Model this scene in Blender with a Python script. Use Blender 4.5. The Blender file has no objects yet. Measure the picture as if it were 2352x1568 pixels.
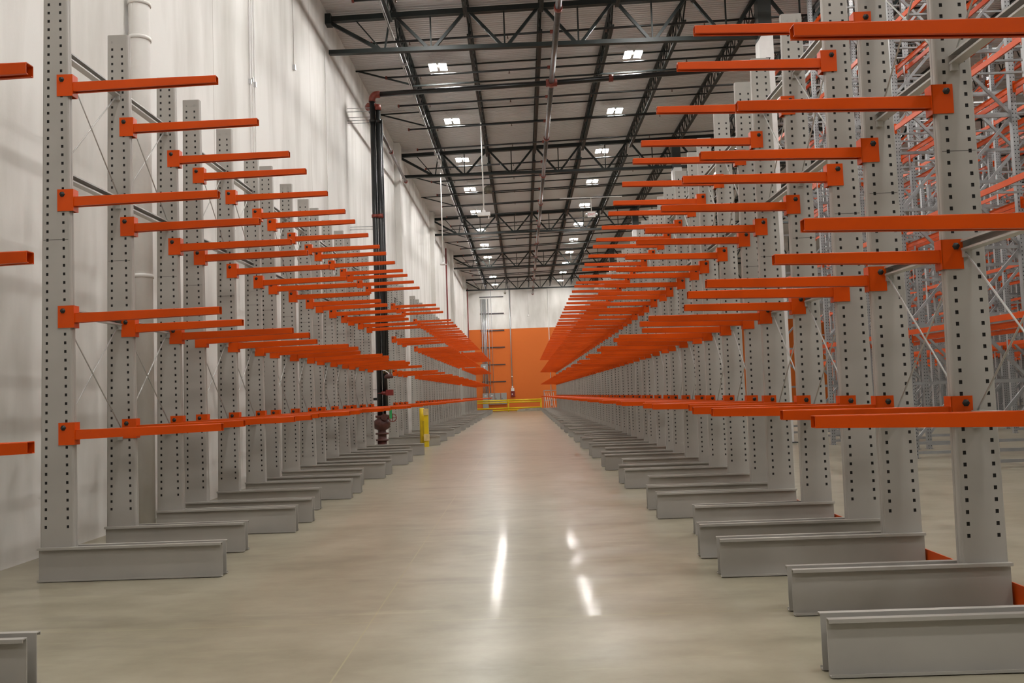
import bpy, math, random
from mathutils import Vector, Matrix
random.seed(7)
COL = bpy.context.scene.collection
pi = math.pi

# ------------------------------------------------------------------ materials
def mat(name, base, rough=0.5, metal=0.0, var=0.0, vscale=3.0, bump=0.0, bscale=40.0, emit=None, estr=0.0, spec=0.5):
    m = bpy.data.materials.new(name); m.use_nodes = True
    nt = m.node_tree; b = nt.nodes['Principled BSDF']
    b.inputs['Base Color'].default_value = (*base, 1)
    b.inputs['Roughness'].default_value = rough
    b.inputs['Metallic'].default_value = metal
    b.inputs['Specular IOR Level'].default_value = spec
    if var or bump:
        tc = nt.nodes.new('ShaderNodeTexCoord')
        if var:
            n = nt.nodes.new('ShaderNodeTexNoise'); n.inputs['Scale'].default_value = vscale; n.inputs['Detail'].default_value = 5
            nt.links.new(tc.outputs['Object'], n.inputs['Vector'])
            r = nt.nodes.new('ShaderNodeMapRange'); r.inputs[1].default_value = .3; r.inputs[2].default_value = .7
            r.inputs[3].default_value = 1 - var; r.inputs[4].default_value = 1 + var
            nt.links.new(n.outputs['Fac'], r.inputs[0])
            mx = nt.nodes.new('ShaderNodeVectorMath'); mx.operation = 'SCALE'; mx.inputs[0].default_value = base
            nt.links.new(r.outputs[0], mx.inputs['Scale']); nt.links.new(mx.outputs[0], b.inputs['Base Color'])
        if bump:
            n2 = nt.nodes.new('ShaderNodeTexNoise'); n2.inputs['Scale'].default_value = bscale
            nt.links.new(tc.outputs['Object'], n2.inputs['Vector'])
            bp = nt.nodes.new('ShaderNodeBump'); bp.inputs['Strength'].default_value = bump; bp.inputs['Distance'].default_value = .01
            nt.links.new(n2.outputs['Fac'], bp.inputs['Height']); nt.links.new(bp.outputs[0], b.inputs['Normal'])
    if emit:
        b.inputs['Emission Color'].default_value = (*emit, 1); b.inputs['Emission Strength'].default_value = estr
    return m

def text(name, body, size, m, parent, loc):
    cu = bpy.data.curves.new(name, 'FONT'); cu.body = body; cu.size = size; cu.extrude = .003; cu.align_x = 'CENTER'
    o = bpy.data.objects.new(name, cu); COL.objects.link(o)
    dg = bpy.context.evaluated_depsgraph_get(); dg.update()
    me = bpy.data.meshes.new_from_object(o.evaluated_get(dg)); bpy.data.objects.remove(o)
    me.materials.clear(); me.materials.append(m)
    q = bpy.data.objects.new(name, me); COL.objects.link(q); q.parent = parent; q.location = loc; q.rotation_euler = (pi / 2, 0, 0)
    return q
M = {}
M['grey'] = mat('grey rack paint', (.375, .357, .326), .36, var=.08, vscale=1.6)
M['orange'] = mat('orange rack paint', (.63, .072, .0012), .33, var=.06, vscale=2.0, spec=.25)
M['galv'] = mat('galvanised steel', (.37, .375, .38), .42, metal=.5, var=.1, vscale=4)
M['rail'] = mat('brace rail steel', (.50, .50, .48), .35, metal=.3, var=.05, vscale=4)
M['bolt'] = mat('dark bolt steel', (.03, .028, .026), .4, metal=.5, var=.1, vscale=20)
M['steel'] = mat('dark green black structural paint', (.016, .021, .02), .48, var=.15, vscale=3, spec=.35)
M['column'] = mat('dark grey column paint', (.05, .056, .054), .45, var=.1, vscale=2)
M['deck'] = mat('white painted roof deck', (.66, .65, .65), .5, var=.05, vscale=.6)
M['blackpipe'] = mat('black sprinkler pipe', (.014, .015, .015), .28, var=.15, vscale=5)
M['mainpipe'] = mat('weathered pipe steel', (.10, .092, .088), .32, metal=.5, var=.2, vscale=5)
M['redfit'] = mat('red pipe fitting', (.20, .035, .022), .45, var=.15, vscale=12)
M['head'] = mat('dull bronze sprinkler head', (.10, .05, .035), .5, metal=.3, var=.15, vscale=12)
M['redpaint'] = mat('red pipe paint', (.19, .018, .016), .4, var=.1, vscale=6)
M['rust'] = mat('brown red valve body', (.085, .026, .02), .45, var=.25, vscale=14)
M['white'] = mat('white enamel', (.78, .77, .75), .4, var=.04, vscale=5)
M['wallpaint'] = mat('white pipe paint', (.74, .72, .69), .55, var=.03, vscale=4)
M['conduit'] = mat('conduit metal', (.55, .56, .57), .3, metal=.6, var=.05, vscale=6)
M['panelgrey'] = mat('grey electrical enclosure', (.33, .34, .33), .45, var=.05, vscale=3)
M['unistrut'] = mat('dark strut', (.05, .045, .05), .5, var=.1, vscale=3)
M['yellow'] = mat('yellow safety paint', (.78, .56, .012), .4, var=.06, vscale=5)
M['wood'] = mat('cream patch plate', (.72, .55, .25), .6, var=.1, vscale=9)
M['horn'] = mat('beige loudspeaker', (.22, .20, .155), .45, var=.05, vscale=9)
M['dark'] = mat('painted hole shade and dark trim', (.012, .011, .01), .6, var=.1, vscale=9)
M['green'] = mat('green tag', (.03, .35, .10), .5, var=.1, vscale=9)
M['brass'] = mat('brass', (.45, .33, .16), .35, metal=.8, var=.1, vscale=9)
M['redletter'] = mat('red sign letters', (.55, .02, .02), .5, var=.05, vscale=9)
M['black'] = mat('black sign letters', (.01, .01, .01), .5, var=.05, vscale=9)
M['kerb'] = mat('dusty concrete kerb', (.36, .32, .25), .8, var=.2, vscale=3, bump=.4, bscale=12)
M['lens'] = mat('lit lamp lens', (.9, .9, .9), .4, var=.01, vscale=2, emit=(1.0, .975, .935), estr=190.0)
M['lamp'] = mat('white lamp housing', (.7, .7, .7), .4, var=.03, vscale=5)

def post_mat():
    m = M['galv'].copy(); m.name = 'punched galvanised post'; nt = m.node_tree; L = nt.links; b = nt.nodes['Principled BSDF']
    tc = nt.nodes.new('ShaderNodeTexCoord'); sp_ = nt.nodes.new('ShaderNodeSeparateXYZ'); L.new(tc.outputs['Object'], sp_.inputs[0])
    def mm(op, a, c):
        q = nt.nodes.new('ShaderNodeMath'); q.operation = op
        if isinstance(a, (int, float)): q.inputs[0].default_value = a
        else: L.new(a, q.inputs[0])
        if isinstance(c, (int, float)): q.inputs[1].default_value = c
        elif c is not None: L.new(c, q.inputs[1])
        return q.outputs[0]
    dx = mm('LESS_THAN', mm('ABSOLUTE', mm('SUBTRACT', mm('ABSOLUTE', sp_.outputs[0], None), .029), None), .008)
    dz = mm('LESS_THAN', mm('PINGPONG', sp_.outputs[2], .0375), .011)
    k = mm('MULTIPLY', dx, dz)
    src = b.inputs['Base Color'].links[0].from_socket
    mx = nt.nodes.new('ShaderNodeMix'); mx.data_type = 'RGBA'; L.new(k, mx.inputs[0]); L.new(src, mx.inputs[6]); mx.inputs[7].default_value = (.012, .011, .01, 1)
    L.new(mx.outputs[2], b.inputs['Base Color']); return m
M['post'] = post_mat()
def floor_mat():
    m = bpy.data.materials.new('polished concrete'); m.use_nodes = True
    nt = m.node_tree; L = nt.links; b = nt.nodes['Principled BSDF']
    g = nt.nodes.new('ShaderNodeNewGeometry')
    def noise(scale, det, sx=1, sy=1):
        mp = nt.nodes.new('ShaderNodeMapping'); mp.inputs['Scale'].default_value = (sx, sy, 1)
        L.new(g.outputs['Position'], mp.inputs['Vector'])
        n = nt.nodes.new('ShaderNodeTexNoise'); n.inputs['Scale'].default_value = scale; n.inputs['Detail'].default_value = det
        n.inputs['Roughness'].default_value = .62
        L.new(mp.outputs[0], n.inputs['Vector']); return n.outputs['Fac']
    def math_(op, a, bb=None):
        n = nt.nodes.new('ShaderNodeMath'); n.operation = op
        for i, v in enumerate((a, bb)):
            if v is None: continue
            if isinstance(v, (int, float)): n.inputs[i].default_value = v
            else: L.new(v, n.inputs[i])
        return n.outputs[0]
    n1 = noise(.8, 7, .9, 1.0); n2 = noise(3.0, 9, .8, 1.2); n3 = noise(.23, 3)
    s = math_('ADD', math_('MULTIPLY', n1, .55), math_('ADD', math_('MULTIPLY', n2, .3), math_('MULTIPLY', n3, .3)))
    cr = nt.nodes.new('ShaderNodeValToRGB'); L.new(s, cr.inputs[0])
    e = cr.color_ramp.elements
    e[0].position = .38; e[0].color = (.19, .168, .117, 1)
    e[1].position = .76; e[1].color = (.385, .352, .268, 1)
    e2 = cr.color_ramp.elements.new(.56); e2.color = (.290, .262, .190, 1)
    sx = nt.nodes.new('ShaderNodeSeparateXYZ'); L.new(g.outputs['Position'], sx.inputs[0])
    def line(coord, origin, period, half):
        f = math_('PINGPONG', math_('SUBTRACT', coord, origin), period / 2)
        return math_('LESS_THAN', f, half)
    jx = line(sx.outputs[0], -1.16, 7.4, .0055); jy = line(sx.outputs[1], 6.62, 7.52, .005)
    j = math_('MAXIMUM', jx, jy)
    mx = nt.nodes.new('ShaderNodeMix'); mx.data_type = 'RGBA'
    L.new(j, mx.inputs[0]); L.new(cr.outputs[0], mx.inputs[6]); mx.inputs[7].default_value = (.335, .30, .19, 1)
    sc_ = nt.nodes.new('ShaderNodeMapRange'); L.new(noise(2.4, 9, .28, 1.9), sc_.inputs[0])
    sc_.inputs[1].default_value = .60; sc_.inputs[2].default_value = .70; sc_.inputs[3].default_value = 1.0; sc_.inputs[4].default_value = 1.18
    sd_ = nt.nodes.new('ShaderNodeMapRange'); L.new(noise(1.3, 8, .35, 1.5), sd_.inputs[0])
    sd_.inputs[1].default_value = .56; sd_.inputs[2].default_value = .70; sd_.inputs[3].default_value = 1.0; sd_.inputs[4].default_value = .80
    vs_ = nt.nodes.new('ShaderNodeVectorMath'); vs_.operation = 'SCALE'; L.new(mx.outputs[2], vs_.inputs[0]); L.new(math_('MULTIPLY', sc_.outputs[0], sd_.outputs[0]), vs_.inputs['Scale'])
    L.new(vs_.outputs[0], b.inputs['Base Color'])
    rr = nt.nodes.new('ShaderNodeMapRange'); L.new(n2, rr.inputs[0])
    rr.inputs[1].default_value = .3; rr.inputs[2].default_value = .7; rr.inputs[3].default_value = .07; rr.inputs[4].default_value = .11
    # the slab nearest the camera is less polished than those beyond its joint
    near = math_('MULTIPLY', math_('LESS_THAN', sx.outputs[1], 6.62), .16)
    L.new(math_('ADD', rr.outputs[0], near), b.inputs['Coat Roughness'])
    cw = nt.nodes.new('ShaderNodeMapRange'); L.new(n1, cw.inputs[0])
    cw.inputs[1].default_value = .3; cw.inputs[2].default_value = .7; cw.inputs[3].default_value = .12; cw.inputs[4].default_value = .26
    L.new(cw.outputs[0], b.inputs['Coat Weight'])
    b.inputs['Roughness'].default_value = .34; b.inputs['IOR'].default_value = 1.25
    bp = nt.nodes.new('ShaderNodeBump'); bp.inputs['Strength'].default_value = .05; bp.inputs['Distance'].default_value = .01
    L.new(noise(.55, 1, 1, 1), bp.inputs['Height']); L.new(bp.outputs[0], b.inputs['Normal'])
    return m

def wall_mat(name, low=None, zsplit=0):
    m = bpy.data.materials.new(name); m.use_nodes = True
    nt = m.node_tree; L = nt.links; b = nt.nodes['Principled BSDF']; b.inputs['Roughness'].default_value = .6
    g = nt.nodes.new('ShaderNodeNewGeometry')
    mp = nt.nodes.new('ShaderNodeMapping'); mp.inputs['Scale'].default_value = (1, 1.3, .28); L.new(g.outputs['Position'], mp.inputs['Vector'])
    n = nt.nodes.new('ShaderNodeTexNoise'); n.inputs['Scale'].default_value = .9; n.inputs['Detail'].default_value = 7; L.new(mp.outputs[0], n.inputs['Vector'])
    cr = nt.nodes.new('ShaderNodeValToRGB'); L.new(n.outputs['Fac'], cr.inputs[0])
    e = cr.color_ramp.elements
    e[0].position = .30; e[0].color = (.60, .58, .54, 1); e[1].position = .56; e[1].color = (.80, .785, .755, 1)
    out = cr.outputs[0]
    if not low:
        sy_ = nt.nodes.new('ShaderNodeSeparateXYZ'); L.new(g.outputs['Position'], sy_.inputs[0])
        a_ = nt.nodes.new('ShaderNodeMath'); a_.operation = 'SUBTRACT'; L.new(sy_.outputs[1], a_.inputs[0]); a_.inputs[1].default_value = 15.9
        b_ = nt.nodes.new('ShaderNodeMath'); b_.operation = 'PINGPONG'; L.new(a_.outputs[0], b_.inputs[0]); b_.inputs[1].default_value = 3.8
        c_ = nt.nodes.new('ShaderNodeMath'); c_.operation = 'LESS_THAN'; L.new(b_.outputs[0], c_.inputs[0]); c_.inputs[1].default_value = .012
        mj = nt.nodes.new('ShaderNodeMix'); mj.data_type = 'RGBA'; L.new(c_.outputs[0], mj.inputs[0]); L.new(out, mj.inputs[6]); mj.inputs[7].default_value = (.5, .47, .43, 1); out = mj.outputs[2]
    if low:
        sx = nt.nodes.new('ShaderNodeSeparateXYZ'); L.new(g.outputs['Position'], sx.inputs[0])
        c = nt.nodes.new('ShaderNodeMath'); c.operation = 'LESS_THAN'; L.new(sx.outputs[2], c.inputs[0]); c.inputs[1].default_value = zsplit
        mx = nt.nodes.new('ShaderNodeMix'); mx.data_type = 'RGBA'; L.new(c.outputs[0], mx.inputs[0]); L.new(out, mx.inputs[6])
        mx.inputs[7].default_value = (*low, 1); out = mx.outputs[2]
    L.new(out, b.inputs['Base Color'])
    n2 = nt.nodes.new('ShaderNodeTexNoise'); n2.inputs['Scale'].default_value = 30; L.new(g.outputs['Position'], n2.inputs['Vector'])
    bp = nt.nodes.new('ShaderNodeBump'); bp.inputs['Strength'].default_value = .08; bp.inputs['Distance'].default_value = .01
    L.new(n2.outputs['Fac'], bp.inputs['Height']); L.new(bp.outputs[0], b.inputs['Normal'])
    return m
M['floor'] = floor_mat()
M['wall'] = wall_mat('white painted concrete wall')
M['dimwall'] = mat('grey block wall', (.30, .29, .28), .7, var=.1, vscale=.5)
M['farwall'] = wall_mat('orange and white painted wall', (.70, .155, .012), 8.31)

# ------------------------------------------------------------------ mesh builder
class MB:
    def __init__(s): s.v = []; s.f = []; s.smooth = []
    def add(s, vs, fs, sm=False):
        o = len(s.v); s.v += [tuple(p) for p in vs]; s.f += [tuple(i + o for i in f) for f in fs]; s.smooth += [sm] * len(fs)
        return s
    def box(s, x0, x1, y0, y1, z0, z1):
        return s.add([(x, y, z) for x in (x0, x1) for y in (y0, y1) for z in (z0, z1)],
                     [(0, 1, 3, 2), (4, 6, 7, 5), (0, 4, 5, 1), (2, 3, 7, 6), (0, 2, 6, 4), (1, 5, 7, 3)])
    def bar(s, a, b, w, h, up=(0, 0, 1)):
        a = Vector(a); b = Vector(b); d = (b - a).normalized(); u = Vector(up)
        r = d.cross(u)
        if r.length < 1e-4: r = d.cross(Vector((1, 0, 0)))
        r.normalize(); u = r.cross(d)
        vs = [p + r * (w / 2 * i) + u * (h / 2 * j) for p in (a, b) for i, j in ((-1, -1), (1, -1), (1, 1), (-1, 1))]
        return s.add(vs, [(3, 2, 1, 0), (4, 5, 6, 7), (0, 1, 5, 4), (1, 2, 6, 5), (2, 3, 7, 6), (3, 0, 4, 7)])
    def tube(s, pts, r, n=10, cap=True):
        pts = [Vector(p) for p in pts]; rings = []; prev = None
        rs = r if isinstance(r, (list, tuple)) else [r] * len(pts)
        for i, p in enumerate(pts):
            d = (pts[min(i + 1, len(pts) - 1)] - pts[max(i - 1, 0)])
            if d.length < 1e-9: d = Vector((0, 0, 1))
            d.normalize()
            if prev is None:
                a = d.cross(Vector((0, 0, 1)) if abs(d.z) < .9 else Vector((1, 0, 0))).normalized()
            else:
                a = (prev - d * prev.dot(d)).normalized()
            prev = a; c = d.cross(a)
            rings.append([p + (a * math.cos(2 * pi * k / n) + c * math.sin(2 * pi * k / n)) * rs[i] for k in range(n)])
        vs = [q for R in rings for q in R]; fs = []
        for i in range(len(pts) - 1):
            for k in range(n):
                fs.append((i * n + k, i * n + (k + 1) % n, (i + 1) * n + (k + 1) % n, (i + 1) * n + k))
        s.add(vs, fs, True)
        if cap:
            o = len(s.v) - len(vs)
            s.f.append(tuple(o + k for k in reversed(range(n)))); s.f.append(tuple(o + (len(pts) - 1) * n + k for k in range(n))); s.smooth += [False, False]
        return s
    def lathe(s, origin, axis, prof, n=16):          # prof: (distance along axis, radius)
        o = Vector(origin); ax = Vector(axis).normalized()
        return s.tube([o + ax * t for t, _ in prof], [max(r, 1e-4) for _, r in prof], n)
    def sphere(s, c, r, n=12):
        return s.lathe((c[0], c[1], c[2] - r), (0, 0, 1), [(r - r * math.cos(pi * k / 8), r * math.sin(pi * k / 8)) for k in range(9)], n)
    def prism(s, prof, a, b, axis='y'):              # closed outline in the plane normal to axis
        n = len(prof)
        def P(p, t): return {'y': (p[0], t, p[1]), 'x': (t, p[0], p[1]), 'z': (p[0], p[1], t)}[axis]
        vs = [P(p, a) for p in prof] + [P(p, b) for p in prof]
        fs = [tuple(range(n)), tuple(reversed(range(n, 2 * n)))] + [(i, n + i, n + (i + 1) % n, (i + 1) % n) for i in range(n)]
        return s.add(vs, fs)
    def mesh(s, name, m, bevel=0):
        me = bpy.data.meshes.new(name); me.from_pydata(s.v, [], s.f); me.update()
        me.polygons.foreach_set('use_smooth', s.smooth); me.materials.append(m)
        import bmesh
        bm = bmesh.new(); bm.from_mesh(me); bmesh.ops.recalc_face_normals(bm, faces=bm.faces); bm.to_mesh(me); bm.free()
        return me

def link(name, data, parent=None, loc=(0, 0, 0), rotz=0.0):
    o = bpy.data.objects.new(name, data); COL.objects.link(o)
    o.location = loc; o.rotation_euler = (0, 0, rotz)
    if parent is not None: o.parent = parent
    return o
def build(name, mb, m, parent=None, loc=(0, 0, 0), rotz=0.0):
    return link(name, mb.mesh(name, m), parent, loc, rotz)
def tag(o, label, cat, group=None, kind=None):
    o['label'] = label; o['category'] = cat
    if group: o['group'] = group
    if kind: o['kind'] = kind
    return o
def thing(name, label, cat, loc=(0, 0, 0), rotz=0.0, group=None, kind=None):
    return tag(link(name, None, None, loc, rotz), label, cat, group, kind)
def struct(name, mb, m, label=None, cat=None, group=None):
    o = build(name, mb, m); o['kind'] = 'structure'
    if label: o['label'] = label
    if cat: o['category'] = cat
    if group: o['group'] = group
    return o
def copy_tree(o, parent=None):
    c = o.copy(); COL.objects.link(c)
    if parent is not None: c.parent = parent
    for ch in list(o.children): copy_tree(ch, c)
    return c
ORD = ['nearest', 'second', 'third', 'fourth', 'fifth', 'sixth', 'seventh', 'eighth', 'ninth', 'tenth', 'eleventh', 'twelfth', 'thirteenth',
       'fourteenth', 'fifteenth', 'sixteenth', 'seventeenth', 'eighteenth', 'nineteenth', 'twentieth', 'twenty-first', 'twenty-second',
       'twenty-third', 'twenty-fourth', 'twenty-fifth']

# ------------------------------------------------------------------ dimensions
WALL = -5.37; FAR = 91.5; RW = 34.0; NEAR = -16.0
def deck_z(x): return 12.93 + .027 * (x - WALL)
GY = [-4.4, 10.65, 25.7, 40.75, 55.8, 70.85, 85.9]     # roof girders
JX = [-3.40 + 2.14 * k for k in range(13)]             # roof joists
GB = 11.69                                             # girder bottom chord

# ------------------------------------------------------------------ setting
struct('floor', MB().box(WALL - .2, RW + .2, NEAR, FAR + .2, -.2, 0), M['floor'])
struct('wall_left', MB().box(WALL - .25, WALL, NEAR, FAR + .2, 0, 13.6), M['wall'])
struct('wall_right', MB().box(RW, RW + .25, NEAR, FAR + .2, 0, 14.6), M['dimwall'])
struct('wall_back', MB().box(WALL, RW, FAR, FAR + .25, 0, 14.6), M['farwall'])
struct('wall_front', MB().box(WALL, RW, NEAR - .25, NEAR, 0, 14.6), M['dimwall'])  # unseen end wall, set far back and kept dim to cut bounce light
dk = MB(); y = NEAR; prof = []
while y < FAR + .1:
    prof += [(y, .0), (y + .055, .0), (y + .075, .038), (y + .13, .038)]; y += .15
xa, xb = WALL - .1, RW + .1
vs = [(xa, p[0], deck_z(xa) + p[1]) for p in prof] + [(xb, p[0], deck_z(xb) + p[1]) for p in prof]
n = len(prof)
dk.add(vs, [(i, i + 1, n + i + 1, n + i) for i in range(n - 1)])
struct('ceiling', dk, M['deck'])
for i, (y0, l) in enumerate(((39.45, .7), (54.6, .7), (69.7, .7), (84.8, .8))):
    struct('trim_%d' % (i + 1), MB().box(WALL, WALL + .25, y0, y0 + l, 0, deck_z(WALL) - .02), M['wall'])

# roof girders: each a thing of chords and web members
for gi, gy in enumerate(GY[1:]):
    nm = ORD[gi] if gi else 'nearest'
    t = thing('roof_girder', 'dark steel open-web roof girder across the hall, %s from the camera' % nm, 'girder', (0, gy, 0), 0, 'roof girders', 'structure')
    def tz(x): return deck_z(x) - .27
    a, b = WALL + .05, RW - .1
    build('top_chord', MB().bar((a, -.05, tz(a)), (b, -.05, tz(b)), .085, .15).bar((a, .05, tz(a)), (b, .05, tz(b)), .085, .15), M['steel'], t)
    build('bottom_chord', MB().bar((a + .03, -.045, GB), (b, -.045, GB), .08, .12).bar((a + .03, .045, GB), (b, .045, GB), .08, .12), M['steel'], t)
    build('end_seat', MB().box(a - .05, a + .12, -.16, .16, tz(a) - .16, tz(a) + .14), M['steel'], t)
    def web(p, q, w): build('web_member', MB().bar((p[0], 0, p[1]), (q[0], 0, q[1]), w, w), M['steel'], t)
    web((a + .1, tz(a) - .1), (-3.75, GB), .10)
    web((-4.55, tz(-4.5)), (-3.75, GB), .035)
    web((-3.5, tz(-3.5)), (-3.68, GB), .05)
    for k in range(len(JX) - 1):
        xm = (JX[k] + JX[k + 1]) / 2
        web((JX[k] + .05, tz(JX[k])), (xm - .06, GB), .085)
        web((xm, tz(xm)), (xm, GB), .045)
        web((xm + .06, GB), (JX[k + 1] - .05, tz(JX[k + 1])), .085)

# roof joists
for bi in range(1, len(GY)):
    y0 = GY[bi]; y1 = GY[bi + 1] if bi + 1 < len(GY) else FAR
    for ji, jx in enumerate(JX[:11]):
        t = thing('roof_joist', 'dark open-web roof joist, %s bay from camera, %s from the white wall' % (ORD[bi - 1], 'first' if ji == 0 else ORD[ji]),
                  'joist', (jx, y0, deck_z(jx)), 0, 'roof joists', 'structure')
        Lg = y1 - y0
        build('top_chord', MB().bar((-.035, .02, -.065), (-.035, Lg - .02, -.065), .055, .06).bar((.035, .02, -.065), (.035, Lg - .02, -.065), .055, .06), M['steel'], t)
        e = min(1.0, Lg * .18)
        build('bottom_chord', MB().bar((-.03, e - .35, -.70), (-.03, Lg - e + .35, -.70), .05, .055).bar((.03, e - .35, -.70), (.03, Lg - e + .35, -.70), .05, .055), M['steel'], t)
        w = MB(); npan = max(2, int((Lg - 2 * e) / .62)); st = (Lg - 2 * e) / npan
        w.bar((0, .15, -.08), (0, e, -.69), .04, .04); w.bar((0, Lg - .15, -.08), (0, Lg - e, -.69), .04, .04)
        for k in range(npan):
            ya, yb = e + k * st, e + (k + 1) * st
            w.bar((0, ya, -.69), (0, (ya + yb) / 2, -.08), .028, .028); w.bar((0, (ya + yb) / 2, -.08), (0, yb, -.69), .028, .028)
        build('web', w, M['steel'], t)

# lateral bridging between joists
nb = 0
for bi in range(1, len(GY) - 1):
    for off in (4.6, 9.4):
        yy = GY[bi] + off; xe = JX[10]
        t = thing('joist_bridging', 'thin dark bridging rods tying the roof joists, %s pair from the camera' % ORD[nb], 'bridging', (0, yy, 0), 0, 'joist bridging', 'structure'); nb += 1
        build('upper_rod', MB().bar((WALL + .02, 0, deck_z(WALL) - .115), (xe, 0, deck_z(xe) - .115), .045, .045), M['steel'], t)
        build('lower_rod', MB().bar((JX[0], 0, deck_z(JX[0]) - .755), (xe, 0, deck_z(xe) - .755), .05, .05), M['steel'], t)
        build('diagonal_rod', MB().bar((WALL + .12, 0, deck_z(WALL) - .12), (JX[0], 0, deck_z(JX[0]) - .72), .05, .05), M['steel'], t)

# building columns
for ci, cy in enumerate(GY[1:]):
    t = thing('steel_column', 'square steel column, dark above and white below, under the %s roof girder' % ORD[ci], 'column', (7.3, cy, 0), 0, 'steel columns', 'structure')
    zt = deck_z(7.3) - .4
    build('shaft', MB().box(-.19, .19, -.19, .19, 0, zt), M['column'], t)
    build('base_plate', MB().box(-.3, .3, -.3, .3, 0, .03), M['column'], t)
    build('white_sleeve', MB().prism([(-.205, .03), (.205, .03), (.205, 11.62), (-.14, 11.62), (-.205, 11.5)], -.205, .205, 'y'), M['white'], t)['label'] = 'white painted lower part'
    if ci == 1: text('number', '7', .30, M['black'], t, (.03, -.209, 10.78))

# ------------------------------------------------------------------ cantilever racks
LEV = [1.427, 2.541, 3.667, 4.793]
SP, GAP = 1.364, .885
PER = 2 * SP + GAP
TIP, TIPS = 1.563, 1.353
ZT = 5.80
def xf(z): return .162 - .043 * (z - .3) / 5.5          # front face
def xr(z): return -.165 + .052 * (z - .3) / 5.5         # rear face
def hole(z): return .103 - .049 * (z - .5) / 5.0
def column_mesh():
    m = MB(); R = .018; D = .045
    for sgn in (-1, 1):
        y = D * sgn
        def row(z, xs): return [(x, y, z) for x in xs]
        def band(z0, z1, full=True):
            if full: m.add([(xr(z0) + R, y, z0), (xf(z0) - R, y, z0), (xf(z1) - R, y, z1), (xr(z1) + R, y, z1)], [(0, 1, 2, 3)])
            else:
                h = .0113
                def xs(z): c = hole((z0 + z1) / 2); k = (z - (z0 + z1) / 2) * .0; return [xr(z) + R, -c - h + k - .004, -c + h + k - .004, c - h - k, c + h - k, xf(z) - R]
                A, B = row(z0, xs(z0)), row(z1, xs(z1))
                m.add(A + B, [(0, 1, 7, 6), (2, 3, 9, 8), (4, 5, 11, 10)])
        z = .012
        for k in range(64):
            zc = .507 + .0827 * k
            band(z, zc - .0137); band(zc - .0137, zc + .0137, False); z = zc + .0137
        band(z, ZT)
    # rounded corners and the two flange faces, with a seam down the middle of the front
    def strip(pts0, pts1):
        n = len(pts0); m.add(pts0 + pts1, [(i, i + 1, n + i + 1, n + i) for i in range(n - 1)])
    def outline(z, front):
        X = xf(z) if front else xr(z); s = 1 if front else -1; P = []
        for a in (0, 30, 60, 90): P.append((X - s * R + s * R * math.sin(math.radians(a)), -D + R - R * math.cos(math.radians(a)), z))
        P += [(X, -.004, z), (X - s * .006, 0, z), (X, .004, z)]
        for a in (90, 60, 30, 0): P.append((X - s * R + s * R * math.sin(math.radians(a)), D - R + R * math.cos(math.radians(a)), z))
        return P
    strip(outline(.012, True), outline(ZT, True)); strip(outline(.012, False), outline(ZT, False))
    m.box(-.13, .14, -.04, .04, .0, .012)
    n0 = len(m.f)
    # added dark liner: painted shade of the hollow inside, seen through the punched holes
    def ring(z): return [(xr(z) + .012, -.037, z), (xf(z) - .012, -.037, z), (xf(z) - .012, .037, z), (xr(z) + .012, .037, z)]
    m.add(ring(.02) + ring(ZT - .12), [(0, 1, 5, 4), (1, 2, 6, 5), (2, 3, 7, 6), (3, 0, 4, 7)])
    for sgn in (-1, 1):                                  # splice line
        y = sgn * (D + .0006); m.add([(xr(3.236) + R, y, 3.236), (xf(3.236) - R, y, 3.236), (xf(3.239) - R, y, 3.2395), (xr(3.239) + R, y, 3.2395)], [(0, 1, 2, 3)])
    me = m.mesh('upright', M['grey']); me.materials.append(M['dark'])
    for p in me.polygons:
        if p.index >= n0: p.material_index = 1
    return me
def base_mesh(tip):
    m = MB(); a, b = -.168, tip + .002; H = .3205
    for s in (-1, 1):
        def P(p): return [(s * y, z) for y, z in p]
        prof = P([(.049, .007), (.095, .007), (.095, .023), (.091, .023), (.091, .013), (.056, .013), (.056, H - .006), (.091, H - .006), (.091, H - .022), (.0955, H - .022), (.0955, H), (.049, H)])
        m.prism(prof, a, b, 'x')
    m.box(tip - .115, tip - .105, -.05, .05, .03, H - .03)
    m.box(.3, .31, -.05, .05, .03, H - .03)
    return m.mesh('base', M['grey'])
def arm_mesh(tip):                                       # origin at the column centre, z = 0 at the top of the tip
    t, w, R, lip = .005, .041, .007, .024
    def sec(x, top, h):
        b = top - h; P = [(-w + lip, b), (-w, b), (-w, top - R)]
        for a in (30, 60, 90): P.append((-w + R - R * math.cos(math.radians(a)), top - R + R * math.sin(math.radians(a))))
        for a in (90, 60, 30, 0): P.append((w - R + R * math.cos(math.radians(a)), top - R + R * math.sin(math.radians(a))))
        P += [(w, b), (w - lip, b), (w - lip, b + t), (w - t, b + t), (w - t, top - t), (-w + t, top - t), (-w + t, b + t), (-w + lip, b + t)]
        return [(x, y, z) for y, z in P]
    A = sec(.172, -.014, .092); B = sec(tip, 0.0, .070); n = len(A)
    m = MB()
    for k in range(n):
        m.add([A[k], A[(k + 1) % n], B[(k + 1) % n], B[k]], [(0, 1, 2, 3)], k in (2, 3, 4, 6, 7, 8))
    m.add(A, [tuple(range(n))]); m.add(B, [tuple(range(n))])
    me = m.mesh('arm', M['orange'])
    import bmesh
    bm = bmesh.new(); bm.from_mesh(me); bmesh.ops.remove_doubles(bm, verts=bm.verts, dist=1e-5); bmesh.ops.recalc_face_normals(bm, faces=bm.faces); bm.to_mesh(me); bm.free()
    return me
def bracket_mesh():
    m = MB()
    for s in (-1, 1):
        y0, y1 = sorted((s * .047, s * .053)); m.box(.02, .172, y0, y1, -.155, .058)
    m.box(.166, .174, -.053, .053, -.155, .058)
    return m.mesh('bracket', M['orange'])
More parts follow.
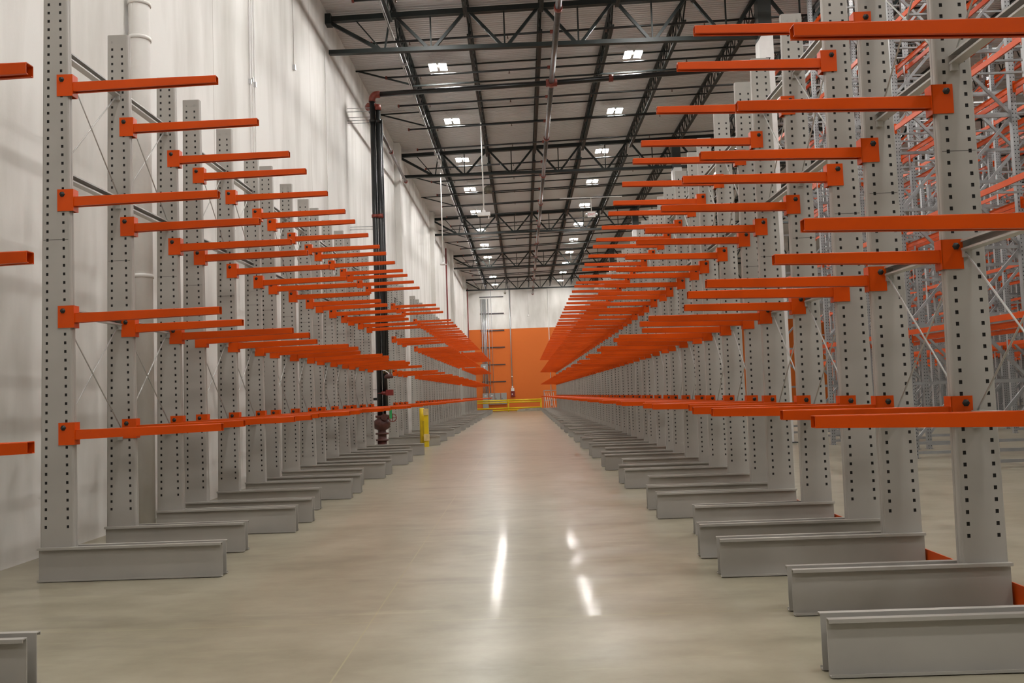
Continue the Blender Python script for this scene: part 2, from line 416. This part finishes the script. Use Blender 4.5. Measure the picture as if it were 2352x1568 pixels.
def bolt_mesh():
    m = MB()
    m.lathe((.068, -.086, 0), (0, 1, 0), [(0, .011), (.015, .011), (.0151, .020), (.032, .020), (.0321, .027), (.036, .027), (.0361, .011), (.136, .011), (.1361, .027), (.14, .027), (.1401, .020), (.157, .020), (.1571, .011), (.172, .011)], 6)
    return m.mesh('bolt', M['bolt'])
def rail_mesh():
    m = MB(); y0, y1 = .047, SP - .047; h = .0375
    m.prism([(-.048, -h), (.034, -h), (.034, -h + .015), (.031, -h + .015), (.031, -h + .004), (-.044, -h + .004), (-.044, h - .004), (.031, h - .004), (.031, h - .015), (.034, h - .015), (.034, h), (-.048, h)], y0, y1, 'y')
    for yy in (y0, y1 - .03): m.box(-.02, .03, yy, yy + .03, -h - .05, -h)
    return m.mesh('brace_rail', M['rail'])
def rod_mesh(flip, h, x):
    z0, z1 = (0, h) if not flip else (h, 0)
    return MB().tube([(x, .05, z0), (x, SP - .05, z1)], .0075, 6).mesh('tie_rod', M['rail'])
def rear_rail_mesh():
    m = MB(); m.box(-.193, -.184, -.1, 2 * SP + .1, .02, .175); m.box(-.24, -.193, -.1, 2 * SP + .1, .02, .03)
    return m.mesh('rear_floor_rail', M['orange'])
ME = dict(col=column_mesh(), baseL=base_mesh(TIP), baseS=base_mesh(TIPS), armL=arm_mesh(TIP), armS=arm_mesh(TIPS), brk=bracket_mesh(), bolt=bolt_mesh(),
          rail=rail_mesh(), rear=rear_rail_mesh())
RAILZ = [1.345, 2.555, 3.905, 5.135]
CELLS = [(1.38, 1.14), (3.94, 1.16)]
ME['rods'] = [[rod_mesh(False, h, -.012), rod_mesh(True, h, .012)] for _, h in CELLS]

def make_rack(label, x, y, right, group, bolts=True):
    # the unit's own y axis runs from its first upright; the open-side row is turned round
    t = thing('cantilever_rack', label, 'storage rack', (x, y, 0), pi if right else 0.0, group)
    for k in range(3):
        yk = k * SP
        link('upright', ME['col'], t, (0, yk, 0))
        link('base', ME['baseS' if k == 1 else 'baseL'], t, (0, yk, 0))
        for li, z in enumerate(LEV):
            a = link('arm', ME['armS' if (k == 1 and li < 2) else 'armL'], t, (0, yk, z))
            link('bracket', ME['brk'], a)
            if bolts: link('bolt', ME['bolt'], a, (0, 0, .008))['label'] = 'dark hex bolt'
    for k in range(2):
        for z in RAILZ: link('brace_rail', ME['rail'], t, (0, k * SP, z))
        for ci, (z, h) in enumerate(CELLS):
            for r in ME['rods'][ci]: link('tie_rod', r, t, (0, k * SP, z))
    if right: link('rear_floor_rail', ME['rear'], t)['label'] = 'orange floor rail behind the bases'
    return t
XL, XR = -2.875 - TIP, 1.62 + TIP
LY = [2.53] + [8.613 + PER * i for i in range(5)] + [30.70] + [37.03 + PER * i for i in range(7)] + [65.6 + PER * i for i in range(5)]
for i, y in enumerate(LY):
    if i == 0: lab = 'cantilever rack by the white wall showing only orange arm tips and one base end'
    elif i == 1: lab = 'grey cantilever rack with orange arms, nearest one fully in view along the white wall'
    elif i < 5: lab = 'grey cantilever rack along the white wall, %s one fully in view' % ORD[i - 1]
    elif i == 5: lab = 'grey cantilever rack along the white wall, last before the black riser pipes'
    elif i == 6: lab = 'lone grey cantilever rack just past the black riser pipes, behind yellow guard post'
    elif i < 14: lab = 'cantilever rack along white wall beyond the yellow guard post, %s of that run' % ('first' if i == 7 else ORD[i - 7])
    else: lab = 'far grey cantilever rack before the yellow railing, white wall side, %s of that run' % ('first' if i == 14 else ORD[i - 14])
    make_rack(lab, XL, y, False, 'cantilever racks along the white wall', y < 48)
for i in range(22):
    y = 5.13 + PER * i + 2 * SP
    lab = 'cantilever rack across the aisle from the white wall, %s from the camera' % ORD[i]
    make_rack(lab, XR, y, True, 'cantilever racks on the open side of the aisle', y < 48)

# ------------------------------------------------------------------ pallet racks behind the open row
PLEV = [2.66, 4.85, 7.0, 9.15, 11.2]
BAY = 2.5
def post_mesh(h):
    m = MB()
    m.prism([(-.05, -.05), (.05, -.05), (.05, .05), (.032, .05), (.032, .044), (.044, .044), (.044, -.044), (-.044, -.044), (-.044, .044), (-.032, .044), (-.032, .05), (-.05, .05)], 0, h, 'z')
    m.box(-.08, .08, -.07, .07, 0, .012)
    return m.mesh('post', M['post'])
def frame_mesh(d, h):
    m = MB()
    zs = [.11, .31]
    z = 1.55
    while z < h: zs.append(z); z += 1.22
    for z in zs: m.bar((.05, 0, z), (d - .05, 0, z), .04, .06)
    for i in range(1, len(zs) - 1):
        a, b = (.05, d - .05) if i % 2 else (d - .05, .05)
        m.bar((a, .02, zs[i] + .06), (b, .02, zs[i + 1] - .06), .035, .055)
    return m.mesh('upright_frame', M['galv'])
def beam_mesh():
    m = MB(); m.prism([(-.05, -.1), (-.02, -.1), (-.02, -.03), (.0, 0), (-.05, 0)][::1], .055, BAY - .055, 'y')
    m.box(-.055, -.0, .05, .062, -.16, .05); m.box(-.055, -.0, BAY - .062, BAY - .05, -.16, .05)
    m.box(-.052, -.048, .62, .68, -.03, .012); m.box(-.052, -.048, 1.78, 1.84, -.03, .012)
    return m.mesh('beam', M['orange'])
def bar_mesh(d):
    m = MB(); m.box(-.03, d + .03, -.02, .02, -.035, 0); return m.mesh('support_bar', M['galv'])
PM = {}
def pallet_run(label, x, d, y_end, nb, h, levels, nbars, group):
    key = (d, h)
    if key not in PM: PM[key] = (frame_mesh(d, h), post_mesh(h), bar_mesh(d))
    fm, pm, bm = PM[key]
    if 'beam' not in PM: PM['beam'] = beam_mesh()
    t = thing('pallet_rack', label, 'storage rack', (x, y_end - nb * BAY, 0), 0, group)
    for k in range(nb + 1):
        f = link('upright_frame', fm, t, (0, k * BAY, 0))
        for px in (0, d): link('post', pm, f, (px, 0, 0))
    for k in range(nb):
        for z in levels:
            link('beam', PM['beam'], t, (0, k * BAY, z))['label'] = 'orange beam'
            b = link('beam', PM['beam'], t, (d, (k + 1) * BAY, z), pi); b['label'] = 'orange beam'
            for q in range(nbars if (z < 11 or nbars < 3) else 2):
                link('support_bar', bm, t, (0, (k + (q + 1) / (nbars + 1)) * BAY, z + .036))
    return t
G = 'galvanised pallet racks'
pallet_run('galvanised pallet rack with orange beams, first behind the open cantilever row', 8.1, 1.1, 29.05, 7, 12.2, PLEV, 3, G)
pallet_run('galvanised pallet rack, back to back behind the first one', 9.5, 1.1, 29.05, 6, 12.2, PLEV, 3, G)
pallet_run('galvanised pallet rack across the second aisle, front of its pair', 14.2, 1.1, 46.55, 10, 12.2, PLEV, 2, G)
pallet_run('galvanised pallet rack across the second aisle, rear of its pair', 15.6, 1.1, 46.55, 9, 12.2, PLEV, 1, G)
pallet_run('galvanised pallet rack across the third aisle, front of its pair', 20.3, 1.1, 54.05, 9, 12.2, PLEV, 1, G)
pallet_run('galvanised pallet rack across the third aisle, rear of its pair', 21.7, 1.1, 56.55, 9, 12.2, PLEV, 1, G)
pallet_run('galvanised pallet rack in the deepest row against the grey wall', 26.6, 1.1, 66.55, 9, 12.2, PLEV, 1, G)

# ------------------------------------------------------------------ ceiling lights
def lamp_meshes():
    body = MB(); lens = []
    for s in (-1, 1):
        a = math.radians(3) * s
        def rot(x, z): return (x * math.cos(a) + z * math.sin(a), -x * math.sin(a) + z * math.cos(a))
        def R(b, x0, x1, y0, y1, z0, z1):
            vs = [(rot(x, z)[0] + s * .170, y, rot(x, z)[1]) for x in (x0, x1) for y in (y0, y1) for z in (z0, z1)]
            b.add(vs, [(0, 1, 3, 2), (4, 6, 7, 5), (0, 4, 5, 1), (2, 3, 7, 6), (0, 2, 6, 4), (1, 5, 7, 3)])
        R(body, -.125, .125, -.32, .32, -.005, .03)
        l = MB(); R(l, -.115, .115, -.31, .31, -.016, -.006); lens.append(l.mesh('lens', M['lens']))
    body.box(-.06, .06, -.1, .1, .03, .12)
    wires = MB()
    for s in (-1, 1):
        wires.tube([(s * .05, 0, .11), (s * .32, .1, .46)], .006, 5); wires.tube([(s * .05, 0, .11), (s * .16, -.1, .46)], .006, 5)
    return body.mesh('housing', M['lamp']), lens, wires.mesh('hanger_wire', M['conduit'])
hb, lens, wr = lamp_meshes()
rows = [(-2.45, 'over the aisle by the white wall'), (4.0, 'over the row facing the white wall'), (10.4, 'above the first pallet racks'), (17.0, 'above the second aisle of pallet racks'), (24.0, 'above the deepest pallet racks')]
for ri, (lx, desc) in enumerate(rows):
    for k in range(-6, 11):
        ly = 29.35 + 5.93 * k
        if ri > 1 and (k > 8 or (ri > 2 and k % 2)): continue
        z = deck_z(lx) - .50
        if k >= -1 and ri < 2: lab = 'twin panel ceiling light %s, %s one in view' % (desc, ORD[k + 1] if k >= 0 else 'nearest')
        elif k >= -1: lab = 'twin panel ceiling light %s, %s of its row' % (desc, ORD[k + 1])
        else: lab = 'twin panel ceiling light %s, %s out of view' % (desc, ORD[-k - 2] if k < -2 else 'nearest')
        t = thing('ceiling_light', lab, 'ceiling light', (lx, ly, z), 0, 'high bay ceiling lights')
        link('housing', hb, t)
        for l in lens: link('lens', l, t)
        link('hanger_wire', wr, t)

# ------------------------------------------------------------------ sprinkler pipes
MX, MZ = 1.25, 11.60
for k in range(-2, 21):
    yy = 26.15 + 2.91 * k
    if any(abs(yy - g) < .25 for g in GY): yy += .35
    def bz(x): return deck_z(x) - .86
    t = thing('sprinkler_branch', 'black sprinkler branch pipe under the roof joists, %s from the camera' % ORD[k + 2], 'pipe', (0, yy, 0), 0, 'sprinkler branch pipes')
    x0, x1 = -4.13, 13.2
    build('pipe', MB().tube([(x0, 0, bz(x0)), (x1, 0, bz(x1))], .036, 8), M['blackpipe'], t)
    build('end_cap', MB().lathe((x0 - .03, 0, bz(x0)), (1, 0, 0), [(0, .055), (.06, .055)], 10), M['redfit'], t)['label'] = 'red end cap'
    build('drop_nipple', MB().tube([(MX, 0, MZ + .13), (MX, 0, bz(MX) - .05)], .03, 8), M['blackpipe'], t)
    build('tee', MB().lathe((MX - .1, 0, bz(MX)), (1, 0, 0), [(0, .055), (.2, .055)], 10), M['redfit'], t)['label'] = 'red tee fitting'
    for q in range(6):
        xx = -3.0 + 2.9 * q; zz = bz(xx)
        build('sprinkler_head', MB().tube([(xx, 0, zz - .03), (xx, 0, zz - .10)], .016, 6).lathe((xx, 0, zz - .10), (0, 0, -1), [(0, .03), (.012, .03)], 8), M['head'], t)
t = thing('sprinkler_main', 'long weathered steel sprinkler main pipe running down the hall under the roof', 'pipe', (0, 0, 0))
yy = 12.0; i = 0
SEG = [(12.0, 17.5), (17.5, 23.0), (23.0, 28.52), (28.88, 35.0)] + [(35.0 + 6.1 * q, 41.1 + 6.1 * q) for q in range(9)]
for yy, y2 in SEG:
    build('pipe', MB().tube([(MX, yy, MZ), (MX, y2, MZ)], .085, 14), M['mainpipe'], t)
    if abs(y2 - 28.52) > .1: build('coupling', MB().lathe((MX, y2 - .08, MZ), (0, 1, 0), [(0, .115), (.16, .115)], 14), M['redfit'], t)['label'] = 'red coupling'

t = thing('joist_conduit', 'bundle of pale conduits strapped under the joist closest to white wall', 'conduit', (0, 0, 0))
for q in range(2):
    zz = deck_z(JX[0]) - .755
    build('conduit', MB().tube([(JX[0] - .10 + .05 * q, 11 + 6 * k, zz - .02 * ((k + q) % 2)) for k in range(14)], .016, 6), M['conduit'], t)
for k in range(14): build('strap', MB().box(JX[0] - .14, JX[0] + .06, 12 + 5.4 * k, 12.04 + 5.4 * k, zz - .05, zz + .02), M['conduit'], t)

# riser pipes and cross main
RY = 28.7
t = thing('sprinkler_riser', 'pair of tall black fire sprinkler riser pipes with brown red valves by white wall', 'pipe', (0, RY, 0))
ax, bx = -4.56, -4.385
def elbow(c, r, R, a0, plane='xz'):
    pass
build('riser_pipe', MB().tube([(ax, 0, .55), (ax, 0, 11.27)], .088, 16), M['blackpipe'], t)
build('riser_pipe', MB().tube([(bx, .02, .9), (bx, .02, 10.95)], .085, 16), M['blackpipe'], t)
build('riser_pipe', MB().tube([(-4.265, -.03, 2.5), (-4.265, -.03, 10.6)], .028, 10), M['blackpipe'], t)
arc = [(ax + .16 - .16 * math.cos(a), 0, 11.27 + .17 * math.sin(a)) for a in [pi / 2 * k / 6 for k in range(7)]]
build('elbow', MB().tube([(ax, 0, 11.2)] + arc + [(ax + .26, 0, 11.44)], .112, 14), M['redfit'], t)['label'] = 'red elbow at the top'
x2 = 12.6
build('cross_main', MB().tube([(ax + .2, 0, 11.44), (MX, 0, MZ), (x2, 0, 12.08)], .085, 14), M['blackpipe'], t)
build('tee', MB().lathe((MX - .18, 0, MZ), (1, 0, 0), [(0, .12), (.36, .12)], 14).lathe((MX, -.17, MZ), (0, 1, 0), [(0, .115), (.34, .115)], 14), M['redfit'], t)['label'] = 'red tee fitting'
build('coupling', MB().lathe((3.1, 0, 11.68), (1, 0, 0), [(0, .115), (.14, .115)], 14), M['redfit'], t)['label'] = 'red coupling'
for z in (10.5, 7.4): build('coupling', MB().lathe((bx, .02, z), (0, 0, 1), [(0, .11), (.13, .11)], 14).lathe((ax, 0, z + .02), (0, 0, 1), [(0, .11), (.1, .11)], 14), M['redfit'] if z < 9 else M['blackpipe'], t)
build('elbow', MB().tube([(bx - .05, .02, 11.07), (-4.55, .05, 11.09), (-4.68, .08, 11.09), (-4.72, .16, 11.09), (-4.72, .3, 11.09)], [.075, .095, .115, .115, .1], 12), M['redfit'], t)['label'] = 'orange red elbow beside the risers'
build('elbow', MB().lathe((bx, .02, 10.92), (0, 0, 1), [(0, .11), (.18, .1), (.2, .02)], 12), M['redfit'], t)['label'] = 'red cap on the shorter riser'
build('wall_pipe', MB().tube([(-4.72, .2, 11.09), (-4.93, 11.2, 11.28)], .062, 12), M['mainpipe'], t)
build('coupling', MB().lathe((-4.82, 5.9, 11.185), (0, 1, 0), [(0, .085), (.12, .085)], 12).lathe((-4.93, 11.1, 11.28), (0, 1, 0), [(0, .085), (.16, .085)], 12), M['redfit'], t)
for q, z in enumerate((11.0, 10.9, 10.72, 10.6, 10.52, 7.15, 7.05, 1.93, 1.15, .68)):
    build('wall_bracket', MB().tube([(WALL, .03 * (q % 3) - .03, z), (ax, .03 * (q % 3) - .03, z)], .012, 6), M['conduit'], t)
build('wall_bracket', MB().box(WALL, ax, -.03, .03, 1.58, 1.66), M['steel'], t)
build('valve_body', MB().lathe((ax + .05, -.02, .30), (0, 0, 1), [(0, .20), (.05, .20), (.051, .14), (.20, .14), (.201, .21), (.25, .21), (.26, .13), (.33, .12), (.40, .24), (.52, .27), (.64, .24), (.70, .14), (.74, .2), (.80, .2)], 18), M['rust'], t)['label'] = 'brown red bulbous valve body'
build('floor_flange', MB().lathe((ax + .05, -.02, 0), (0, 0, 1), [(0, .2), (.06, .2), (.061, .15), (.31, .15)], 18), M['rust'], t)
build('valve_body', MB().lathe((bx, -.06, 1.05), (0, -1, 0), [(0, .07), (.16, .08), (.2, .11), (.24, .11)], 12), M['rust'], t)
hw = MB()
ring = [(-4.13 + .12 * math.cos(a), -.28, 1.02 + .12 * math.sin(a)) for a in [2 * pi * k / 16 for k in range(17)]]
hw.tube(ring, .016, 6); hw.bar((-4.25, -.28, 1.02), (-4.01, -.28, 1.02), .02, .02); hw.bar((-4.13, -.28, .9), (-4.13, -.28, 1.14), .02, .02); hw.tube([(-4.13, -.28, 1.02), (-4.3, -.05, 1.02)], .03, 8)
build('hand_wheel', hw, M['redfit'], t)['label'] = 'red hand wheel'
build('tag_plate', MB().box(-4.22, -4.14, -.31, -.295, 1.0, 1.28), M['green'], t)['label'] = 'green tag'
build('tag_plate', MB().box(-4.33, -4.2, -.26, -.25, 1.12, 1.3), M['white'], t)['label'] = 'white tag'
build('flow_switch', MB().box(-4.33, -4.11, -.2, -.02, 1.72, 1.9).lathe((-4.6, -.12, 1.8), (1, 0, 0), [(0, .012), (.12, .02), (.14, .06), (.26, .06)], 10), M['redpaint'], t)['label'] = 'dark red flow switch'
g = MB().lathe((-4.24, -.12, 2.25), (0, 0, 1), [(0, .05), (.02, .14), (.08, .15), (.14, .1), (.2, .05)], 12)
build('alarm_valve', g, M['rust'], t)
g = MB()
for q in range(6):
    xx = -4.4 + .055 * q; g.tube([(xx, -.1 - .02 * (q % 2), 2.42), (xx + .02, -.12, 2.7 + .05 * (q % 3))], .018, 7); g.sphere((xx + .02, -.12, 2.7 + .05 * (q % 3)), .034, 8)
build('trim_piping', g, M['brass'], t)
build('hose', MB().tube([(-4.42, -.17, 2.52), (-4.33, -.2, 2.5), (-4.24, -.2, 2.43), (-4.18, -.2, 2.3), (-4.17, -.18, 2.2)], .016, 7), M['white'], t)['label'] = 'white hose'

# ------------------------------------------------------------------ along the white wall
t = thing('downspout', 'thick white painted downspout pipe on the white wall behind nearest racks', 'pipe', (-5.205, 12.35, 0))
build('pipe', MB().tube([(0, 0, 0), (0, 0, 12.8)], .145, 20), M['wallpaint'], t)
for z in (3.38, 6.72, 7.22, 10.4): build('band', MB().lathe((0, 0, z), (0, 0, 1), [(0, .158), (.05, .158)], 20), M['wallpaint'], t)
t = thing('conduit_run', 'three thin grey conduits running down the white wall', 'conduit', (WALL + .03, 18.2, 0))
for q in range(3):
    build('conduit', MB().tube([(0, q * .16 - .16, 0), (0, q * .16 - .16, 12.7)], .014, 7), M['wallpaint'], t)
build('junction_box', MB().box(-.025, .025, -.19, -.13, 8.1, 8.2).box(-.025, .025, -.03, .03, 8.2, 8.28).box(-.025, .025, .13, .19, 8.15, 8.25), M['conduit'], t)
for q, (yy, z0, z1, nm) in enumerate(((21.7, 9.85, 12.7, 'thin wall conduit ending in small sensor, above the racks'), (25.35, 0.4, 11.6, 'single thin conduit dropping from the nearest girder end on white wall'))):
    t = thing('wall_conduit', nm, 'conduit', (WALL + .025, yy, 0)); build('conduit', MB().tube([(0, 0, z0), (0, 0, z1)], .012, 7), M['wallpaint'], t)
    build('end_box', MB().box(-.02, .04, -.04, .04, z0 - .12, z0), M['conduit'], t)
tag(build('wall_box', MB().box(-5.37, -5.22, 30.75, 31.15, 3.72, 3.98).box(-5.37, -5.3, 30.85, 30.95, 3.98, 4.2), M['white']), 'small white electrical box on the white wall near riser pipes', 'electrical box')
for yy, nm in ((65.3, 'thin red vertical pipe on the white wall beyond the riser'), (90.3, 'thin red vertical pipe in the far corner of the white wall')):
    t = thing('red_pipe', nm, 'pipe', (WALL + .08, yy, 0)); build('pipe', MB().tube([(0, 0, 0), (0, 0, 12.4)], .055, 10), M['redpaint'], t)
    build('collar', MB().lathe((0, 0, 6.5), (0, 0, 1), [(0, .075), (.08, .075)], 10), M['redpaint'], t)

# hanging devices
def pendant(x, y, z0, z1, label, dev, cat):
    t = thing('hanging_sensor', label, cat, (x, y, 0))
    build('rod', MB().tube([(0, 0, z0), (0, 0, z1)], .026, 8), M['white'], t)
    if dev == 'box': build('device', MB().box(-.24, .24, -.1, .1, z0 - .14, z0).box(-.06, .06, -.08, .08, z0, z0 + .08).box(-.28, -.24, -.04, .04, z0 - .1, z0 - .04).box(.16, .2, -.03, .03, z0 - .26, z0 - .14), M['white'], t)
    else: build('device', MB().lathe((0, 0, z0 - .16), (0, 0, 1), [(0, .03), (.01, .14), (.05, .16), (.07, .06), (.16, .03)], 14), M['white'], t)
    return t
pendant(-3.56, 42.2, 7.95, deck_z(-3.4) - .72, 'long white rod hanging from roof with round sensor, near white wall', 'disc', 'sensor')
pendant(-1.30, 35.0, 8.75, deck_z(-1.3) - .72, 'long white rod hanging from roof with white wireless box over aisle', 'box', 'sensor')
pendant(.74, 90.0, 9.55, deck_z(.8) - .72, 'thin white rod with small device hanging before the far wall', 'disc', 'sensor')
t = thing('exit_sign', 'small white hanging sign with red letters and twin lamp heads over the aisle', 'sign', (3.80, 46.0, 10.55))
build('rod', MB().tube([(0, 0, .3), (0, 0, 1.0)], .02, 8).box(-1.6, 1.6, -.02, .02, 1.0, 1.04), M['white'], t)
build('panel', MB().box(-.2, .2, -.05, .05, .0, .28), M['white'], t)
build('lamp_head', MB().sphere((-.26, 0, .14), .07, 10), M['lamp'], t); build('lamp_head', MB().sphere((.26, 0, .14), .07, 10), M['lamp'], t)
text('lettering', 'EXIT', .17, M['redletter'], t, (0, -.055, .08))
for (x, y, z, nm) in ((-1.42, 45.6, 12.02, 'beige loudspeaker horn hung under the roof over the aisle, nearer one'), (-1.42, 85.0, 11.2, 'beige loudspeaker horn high before the far wall')):
    t = thing('loudspeaker', nm, 'loudspeaker', (x, y, z)); k = .55 if y > 80 else 1.0
    build('horn', MB().lathe((0, 0, 0), (0, -1, 0), [(0, .05 * k), (.1, .06 * k), (.2, .12 * k), (.28, .2 * k), (.30, .22 * k), (.29, .19 * k), (.15, .05 * k)], 18), M['horn'], t)
    build('driver', MB().lathe((0, .16, 0), (0, -1, 0), [(0, .09), (.16, .09)], 14), M['horn'], t)
    build('mount', MB().bar((0, .05, 0), (.1, .05, deck_z(x) - .7 - z), .04, .04), M['steel'], t)

# yellow guard beside the riser
t = thing('guard_post', 'yellow guard post pair with cream patches standing before the riser pipes', 'guard post', (-3.40, 30.15, 0))
build('post', MB().tube([(0, 0, 0), (0, 0, 1.25), (0, 0, 1.27)], [.085, .085, .07], 16), M['yellow'], t)
build('post', MB().box(.10, .235, -.35, -.2, 0, 1.24), M['yellow'], t)
build('patch', MB().box(.09, .26, -.38, -.35, 1.04, 1.25), M['wood'], t)['label'] = 'cream patch at the top'
build('patch', MB().box(.085, .27, -.38, -.35, .2, .42), M['wood'], t)['label'] = 'cream patch near the floor'
build('link_plate', MB().bar((.03, -.05, .6), (.15, -.24, .6), .06, .5), M['yellow'], t)

# ------------------------------------------------------------------ far wall
FY = FAR
t = thing('guard_railing', 'yellow double guard railing before the orange far wall', 'railing', (0, 88.5, 0))
for x in (-4.75, -1.52, 1.66): build('post', MB().box(x - .07, x + .07, -.07, .07, 0, 1.2), M['yellow'], t)
for x0, x1 in ((-4.7, -1.52), (-1.52, 1.66)):
    for z in (1.1, .9, .34, .14): build('rail', MB().tube([(x0, -.06, z), (x1, -.06, z)], .075, 10), M['yellow'], t)
tag(build('kerb_block', MB().prism([(-.75, 0), (1.75, 0), (1.7, .3), (.2, .26), (-.55, .2)], 87.6, 88.2, 'y'), M['kerb']), 'low dusty concrete kerb at the railing foot, open side', 'kerb')
t = thing('conduit_bank', 'bank of vertical conduits on dark struts on the far wall', 'conduit', (0, FY - .12, 0))
for x in (-3.98, -3.80, -3.68, -3.55, -3.30): build('conduit', MB().tube([(x, 0, 1.87), (x, 0, 11.4)], .045, 8), M['conduit'], t)
build('conduit', MB().tube([(-2.98, 0, 1.87), (-2.98, 0, 12.3)], .02, 7), M['conduit'], t)
for z in (11.6, 9.9, 8.18, 6.47, 4.72, 3.0): build('strut', MB().box(-4.15, -1.72, .05, .11, z - .05, z + .05), M['unistrut'], t)
t = thing('switch_box', 'grey switch box with white mark amid conduits on orange wall', 'electrical box', (-3.86, FY - .18, 3.95))
build('enclosure', MB().box(-.36, .36, -.16, .0, 0, .85), M['panelgrey'], t)
build('mark', MB().box(-.12, .12, -.17, -.16, .58, .68).box(-.05, .05, -.17, -.16, .3, .6), M['white'], t)
xs = [(-4.12, -3.55, .3, 'standing lowest, closest to white wall'), (-3.47, -2.92, .72, 'second from the white wall'), (-2.88, -2.33, .72, 'third from the white wall'), (-2.28, -1.72, .72, 'nearest the aisle centre')]
for x0, x1, z0, nm in xs:
    t = thing('electrical_panel', 'grey electrical panel on the orange wall, %s' % nm, 'electrical panel', ((x0 + x1) / 2, FY - .004, z0), 0, 'electrical panels')
    w = (x1 - x0) / 2; h = 1.86 - z0
    build('enclosure', MB().box(-w, w, -.22, 0, 0, h), M['panelgrey'], t)
    build('door', MB().box(-w + .03, w - .03, -.235, -.22, .05, h - .05), M['panelgrey'], t)
    if 'nearest' not in nm and 'third' not in nm: build('name_plate', MB().box(-.1, .1, -.24, -.235, h - .3, h - .2), M['white'], t)
    build('latch', MB().box(-w + .08, -w + .13, -.255, -.235, h * .45, h * .55), M['dark'], t)
t = thing('fire_alarm', 'dark red fire alarm unit with white strobe under conduit on orange wall', 'alarm', (-1.09, FY - .03, 1.45))
build('cabinet', MB().box(-.2, .2, -.2, 0, 0, .55), M['redpaint'], t)
build('strobe', MB().box(-.16, .16, -.2, 0, .56, .85), M['white'], t)
build('gauge', MB().box(-.1, 0, -.21, -.2, .18, .3), M['white'], t)
build('conduit', MB().tube([(-.02, -.06, .85), (-.02, -.06, 11.2)], .05, 8), M['conduit'], t)
for z in (.95, 2.0): build('junction', MB().sphere((-.02, -.08, z), .09, 10), M['white'], t)
t = thing('wall_conduit', 'single vertical conduit on far wall, open side of aisle', 'conduit', (2.78, FY - .06, 0)); build('conduit', MB().tube([(0, 0, 0.5), (0, 0, 12.8)], .035, 8), M['wallpaint'], t); build('end_box', MB().box(-.06, .06, -.03, .05, .4, .6), M['conduit'], t)
t = thing('wire_cage', 'grey wire cage frame at far end of the open rack row', 'cage', (1.95, 86.6, 0))
g = MB()
for x in (0, 1.4): g.box(x - .03, x + .03, -.03, .03, 0, 1.95)
for z in (1.92, 1.0): g.box(0, 1.4, -.025, .025, z - .03, z + .03)
build('frame', g, M['galv'], t)
for q in range(5):
    x = 2.02 + .2 * q
    tag(build('leaning_pole', MB().bar((x + .18, 86.45, .02), (x, 86.52, 1.72), .055, .035), M['white']), 'white pole leaning on the wire cage, %s from the railing' % ('first' if q == 0 else ORD[q]), 'pole', 'leaning poles')

# ------------------------------------------------------------------ world and camera
sc = bpy.context.scene
w = bpy.data.worlds.new('World'); sc.world = w; w.use_nodes = True
w.node_tree.nodes['Background'].inputs[0].default_value = (.05, .05, .05, 1); w.node_tree.nodes['Background'].inputs[1].default_value = 0.2
f, yaw, pitch, roll = 2080.14, .0108, .0590, .0345
cy, sy, cp, sp, cr, sr = math.cos(yaw), math.sin(yaw), math.cos(pitch), math.sin(pitch), math.cos(roll), math.sin(roll)
fwd = Vector((-sy * cp, cy * cp, sp)); right = Vector((cy, sy, 0)); up = right.cross(fwd)
r2 = cr * right - sr * up; u2 = cr * up + sr * right
cam = bpy.data.cameras.new('Camera'); co = bpy.data.objects.new('Camera', cam); COL.objects.link(co)
co.matrix_world = Matrix(((r2.x, u2.x, -fwd.x, 0), (r2.y, u2.y, -fwd.y, 0), (r2.z, u2.z, -fwd.z, 1.6), (0, 0, 0, 1)))
cam.sensor_width = 36; cam.lens = f / 2352 * 36; cam.clip_end = 300; cam.clip_start = .05
sc.camera = co
sc.view_settings.view_transform = 'Standard'; sc.view_settings.look = 'None'; sc.view_settings.gamma = 1; sc.view_settings.exposure = 0.16
